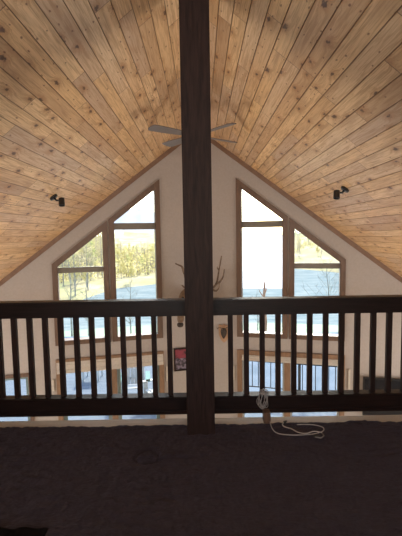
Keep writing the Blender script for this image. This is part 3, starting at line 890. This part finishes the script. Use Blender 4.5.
def plant(x, y, z, pi, sc, label, group):
    r = empty('birch_tree', (x, y, z), random.uniform(0, 6.28)); r.scale = (sc, sc, sc*random.uniform(.9, 1.15))
    for src, nm in ((protos[pi][0], 'trunk'), (protos[pi][1], 'foliage')):
        c = src.copy(); COL.objects.link(c); c.parent = r; c.matrix_parent_inverse = Matrix()
    tag(r, label, 'tree', group)
cnt = 0
rnd = random.Random(11)
spots_ = []
while cnt < 250:
    az = rnd.uniform(-24, 3.5); fs_ = far_shore(az); d = fs_ + 3 + 150*rnd.random()**1.3
    if -4.5 < az and rnd.random() < .6: continue
    if az > -12.5 and d < fs_+14 and rnd.random() < .85: continue
    x, y = d*math.sin(math.radians(az)), d*math.cos(math.radians(az))
    if az > -13 and d > fs_+75: continue
    if any((x-a)**2 + (y-b)**2 < (7 if az < -13 else 4) for a, b in spots_): continue
    spots_.append((x, y))
    sc = rnd.uniform(.7, 1.05) * (.95 if az < -13 else .55)
    plant(x, y, height(az, d)-.1, rnd.choice([0, 0, 1, 2, 2, 3, 4]), sc, 'yellow-green birch in the thin woods across the lake', 'birches across the lake')
    cnt += 1
for k in range(34):
    az = rnd.uniform(13.5, 24); d = far_shore(az) + rnd.uniform(20, 150)
    plant(d*math.sin(math.radians(az)), d*math.cos(math.radians(az)), height(az, d)-.1, rnd.choice([2, 3, 4]), rnd.uniform(.4, .7), 'small golden tree on the yellow hill beyond the right windows', 'trees on the yellow hill')
mb = MB(); mbl = MB(); r2 = random.Random(5)
for k in range(5200):
    if k % 4: az = r2.uniform(-24, 4)
    else: az = r2.uniform(13.4, 24)
    fs_ = far_shore(az); d = fs_ + (10 if az < 5 else 25) + 190*r2.random()**1.2
    x, y = d*math.sin(math.radians(az)), d*math.cos(math.radians(az)); z = height(az, d) - .1
    if noise.noise(Vector((x*.05, y*.03, 4))) < -.12: continue
    if -13 < az < 5 and d > fs_+95: continue
    hh = r2.uniform(1.2, 3.4) * (1 if az < 5 else .35); wv = .045
    lean = r2.uniform(-.2, .2)
    mb.add([(x-wv, y, z), (x+wv, y, z), (x, y+wv*1.6, z), (x+lean, y, z+hh)], [(0, 1, 3), (1, 2, 3), (2, 0, 3)])
    for q in range(7):
        a = Vector((x + r2.gauss(0, .35)+lean*.5, y + r2.gauss(0, .35), z + hh*r2.uniform(.15, 1.0))); u_ = Vector([r2.gauss(0, 1) for _ in range(3)]).normalized()*r2.uniform(.12, .26); w_ = u_.cross(Vector([r2.gauss(0, 1) for _ in range(3)])).normalized()*.16
        mbl.add([a-u_, a+w_, a+u_, a-w_], [(0, 1, 2, 3)])
th = mb.build('brush_thicket', speckle('brush_stems', (.20, .15, .14), (.34, .27, .25), 3, .9))
tag(th, 'dense thicket of thin stems and yellow brush covering the far hillside', 'brush', kind='stuff')
mbl.build('brush_leaves', leafm[0], th)
for a, b, h in protos: bpy.data.objects.remove(a); bpy.data.objects.remove(b)
# nearer bare trees
def bare(px_az, d, h, seed, label, sp=.35, nb=34):
    b, tips = tree_mesh(h, nb, seed, sp); az = px_az
    o = b.build('bare_tree', bark); o.location = (d*math.sin(math.radians(az)), d*math.cos(math.radians(az)), height(az, d)-.1); tag(o, label, 'tree')
bare(-10.2, 26, 4.0, 21, 'slender bare young tree in front of the lake, left inner window')
bare(-18.2, 30, 5.6, 22, 'bare thin tree before the woods, left outer window')
bare(-16.0, 27, 4.6, 25, 'smaller bare tree beside the frame, left outer window')
bare(17.6, 27, 4.9, 23, 'twiggy bare tree against the lake, right outer window', .5, 46)
bare(8.0, 25, 3.1, 24, 'short twiggy sapling at the lake edge, right inner window')
ds_ = MB(); ds_.tube([(0, 0, 0), (.05, 0, 1.2), (-.03, 0, 2.4), (.02, 0, 3.1)], [.10, .09, .075, .05], 8)
ds_.tube([(0, 0, 2.3), (-.22, .1, 2.6), (-.3, .1, 2.75)], [.03, .02, .01], 5); ds_.tube([(0, 0, 2.5), (.15, .1, 2.8), (.2, .1, 2.95)], [.03, .02, .01], 5)
o = ds_.build('dead_trunk', bark2, smooth=True); d = 22; az = 9.0
o.location = (d*math.sin(math.radians(az)), d*math.cos(math.radians(az)), height(az, d)-.1); o.scale.z = 1.16
tag(o, 'orange-brown dead trunk standing before the lake, right inner window', 'tree trunk')
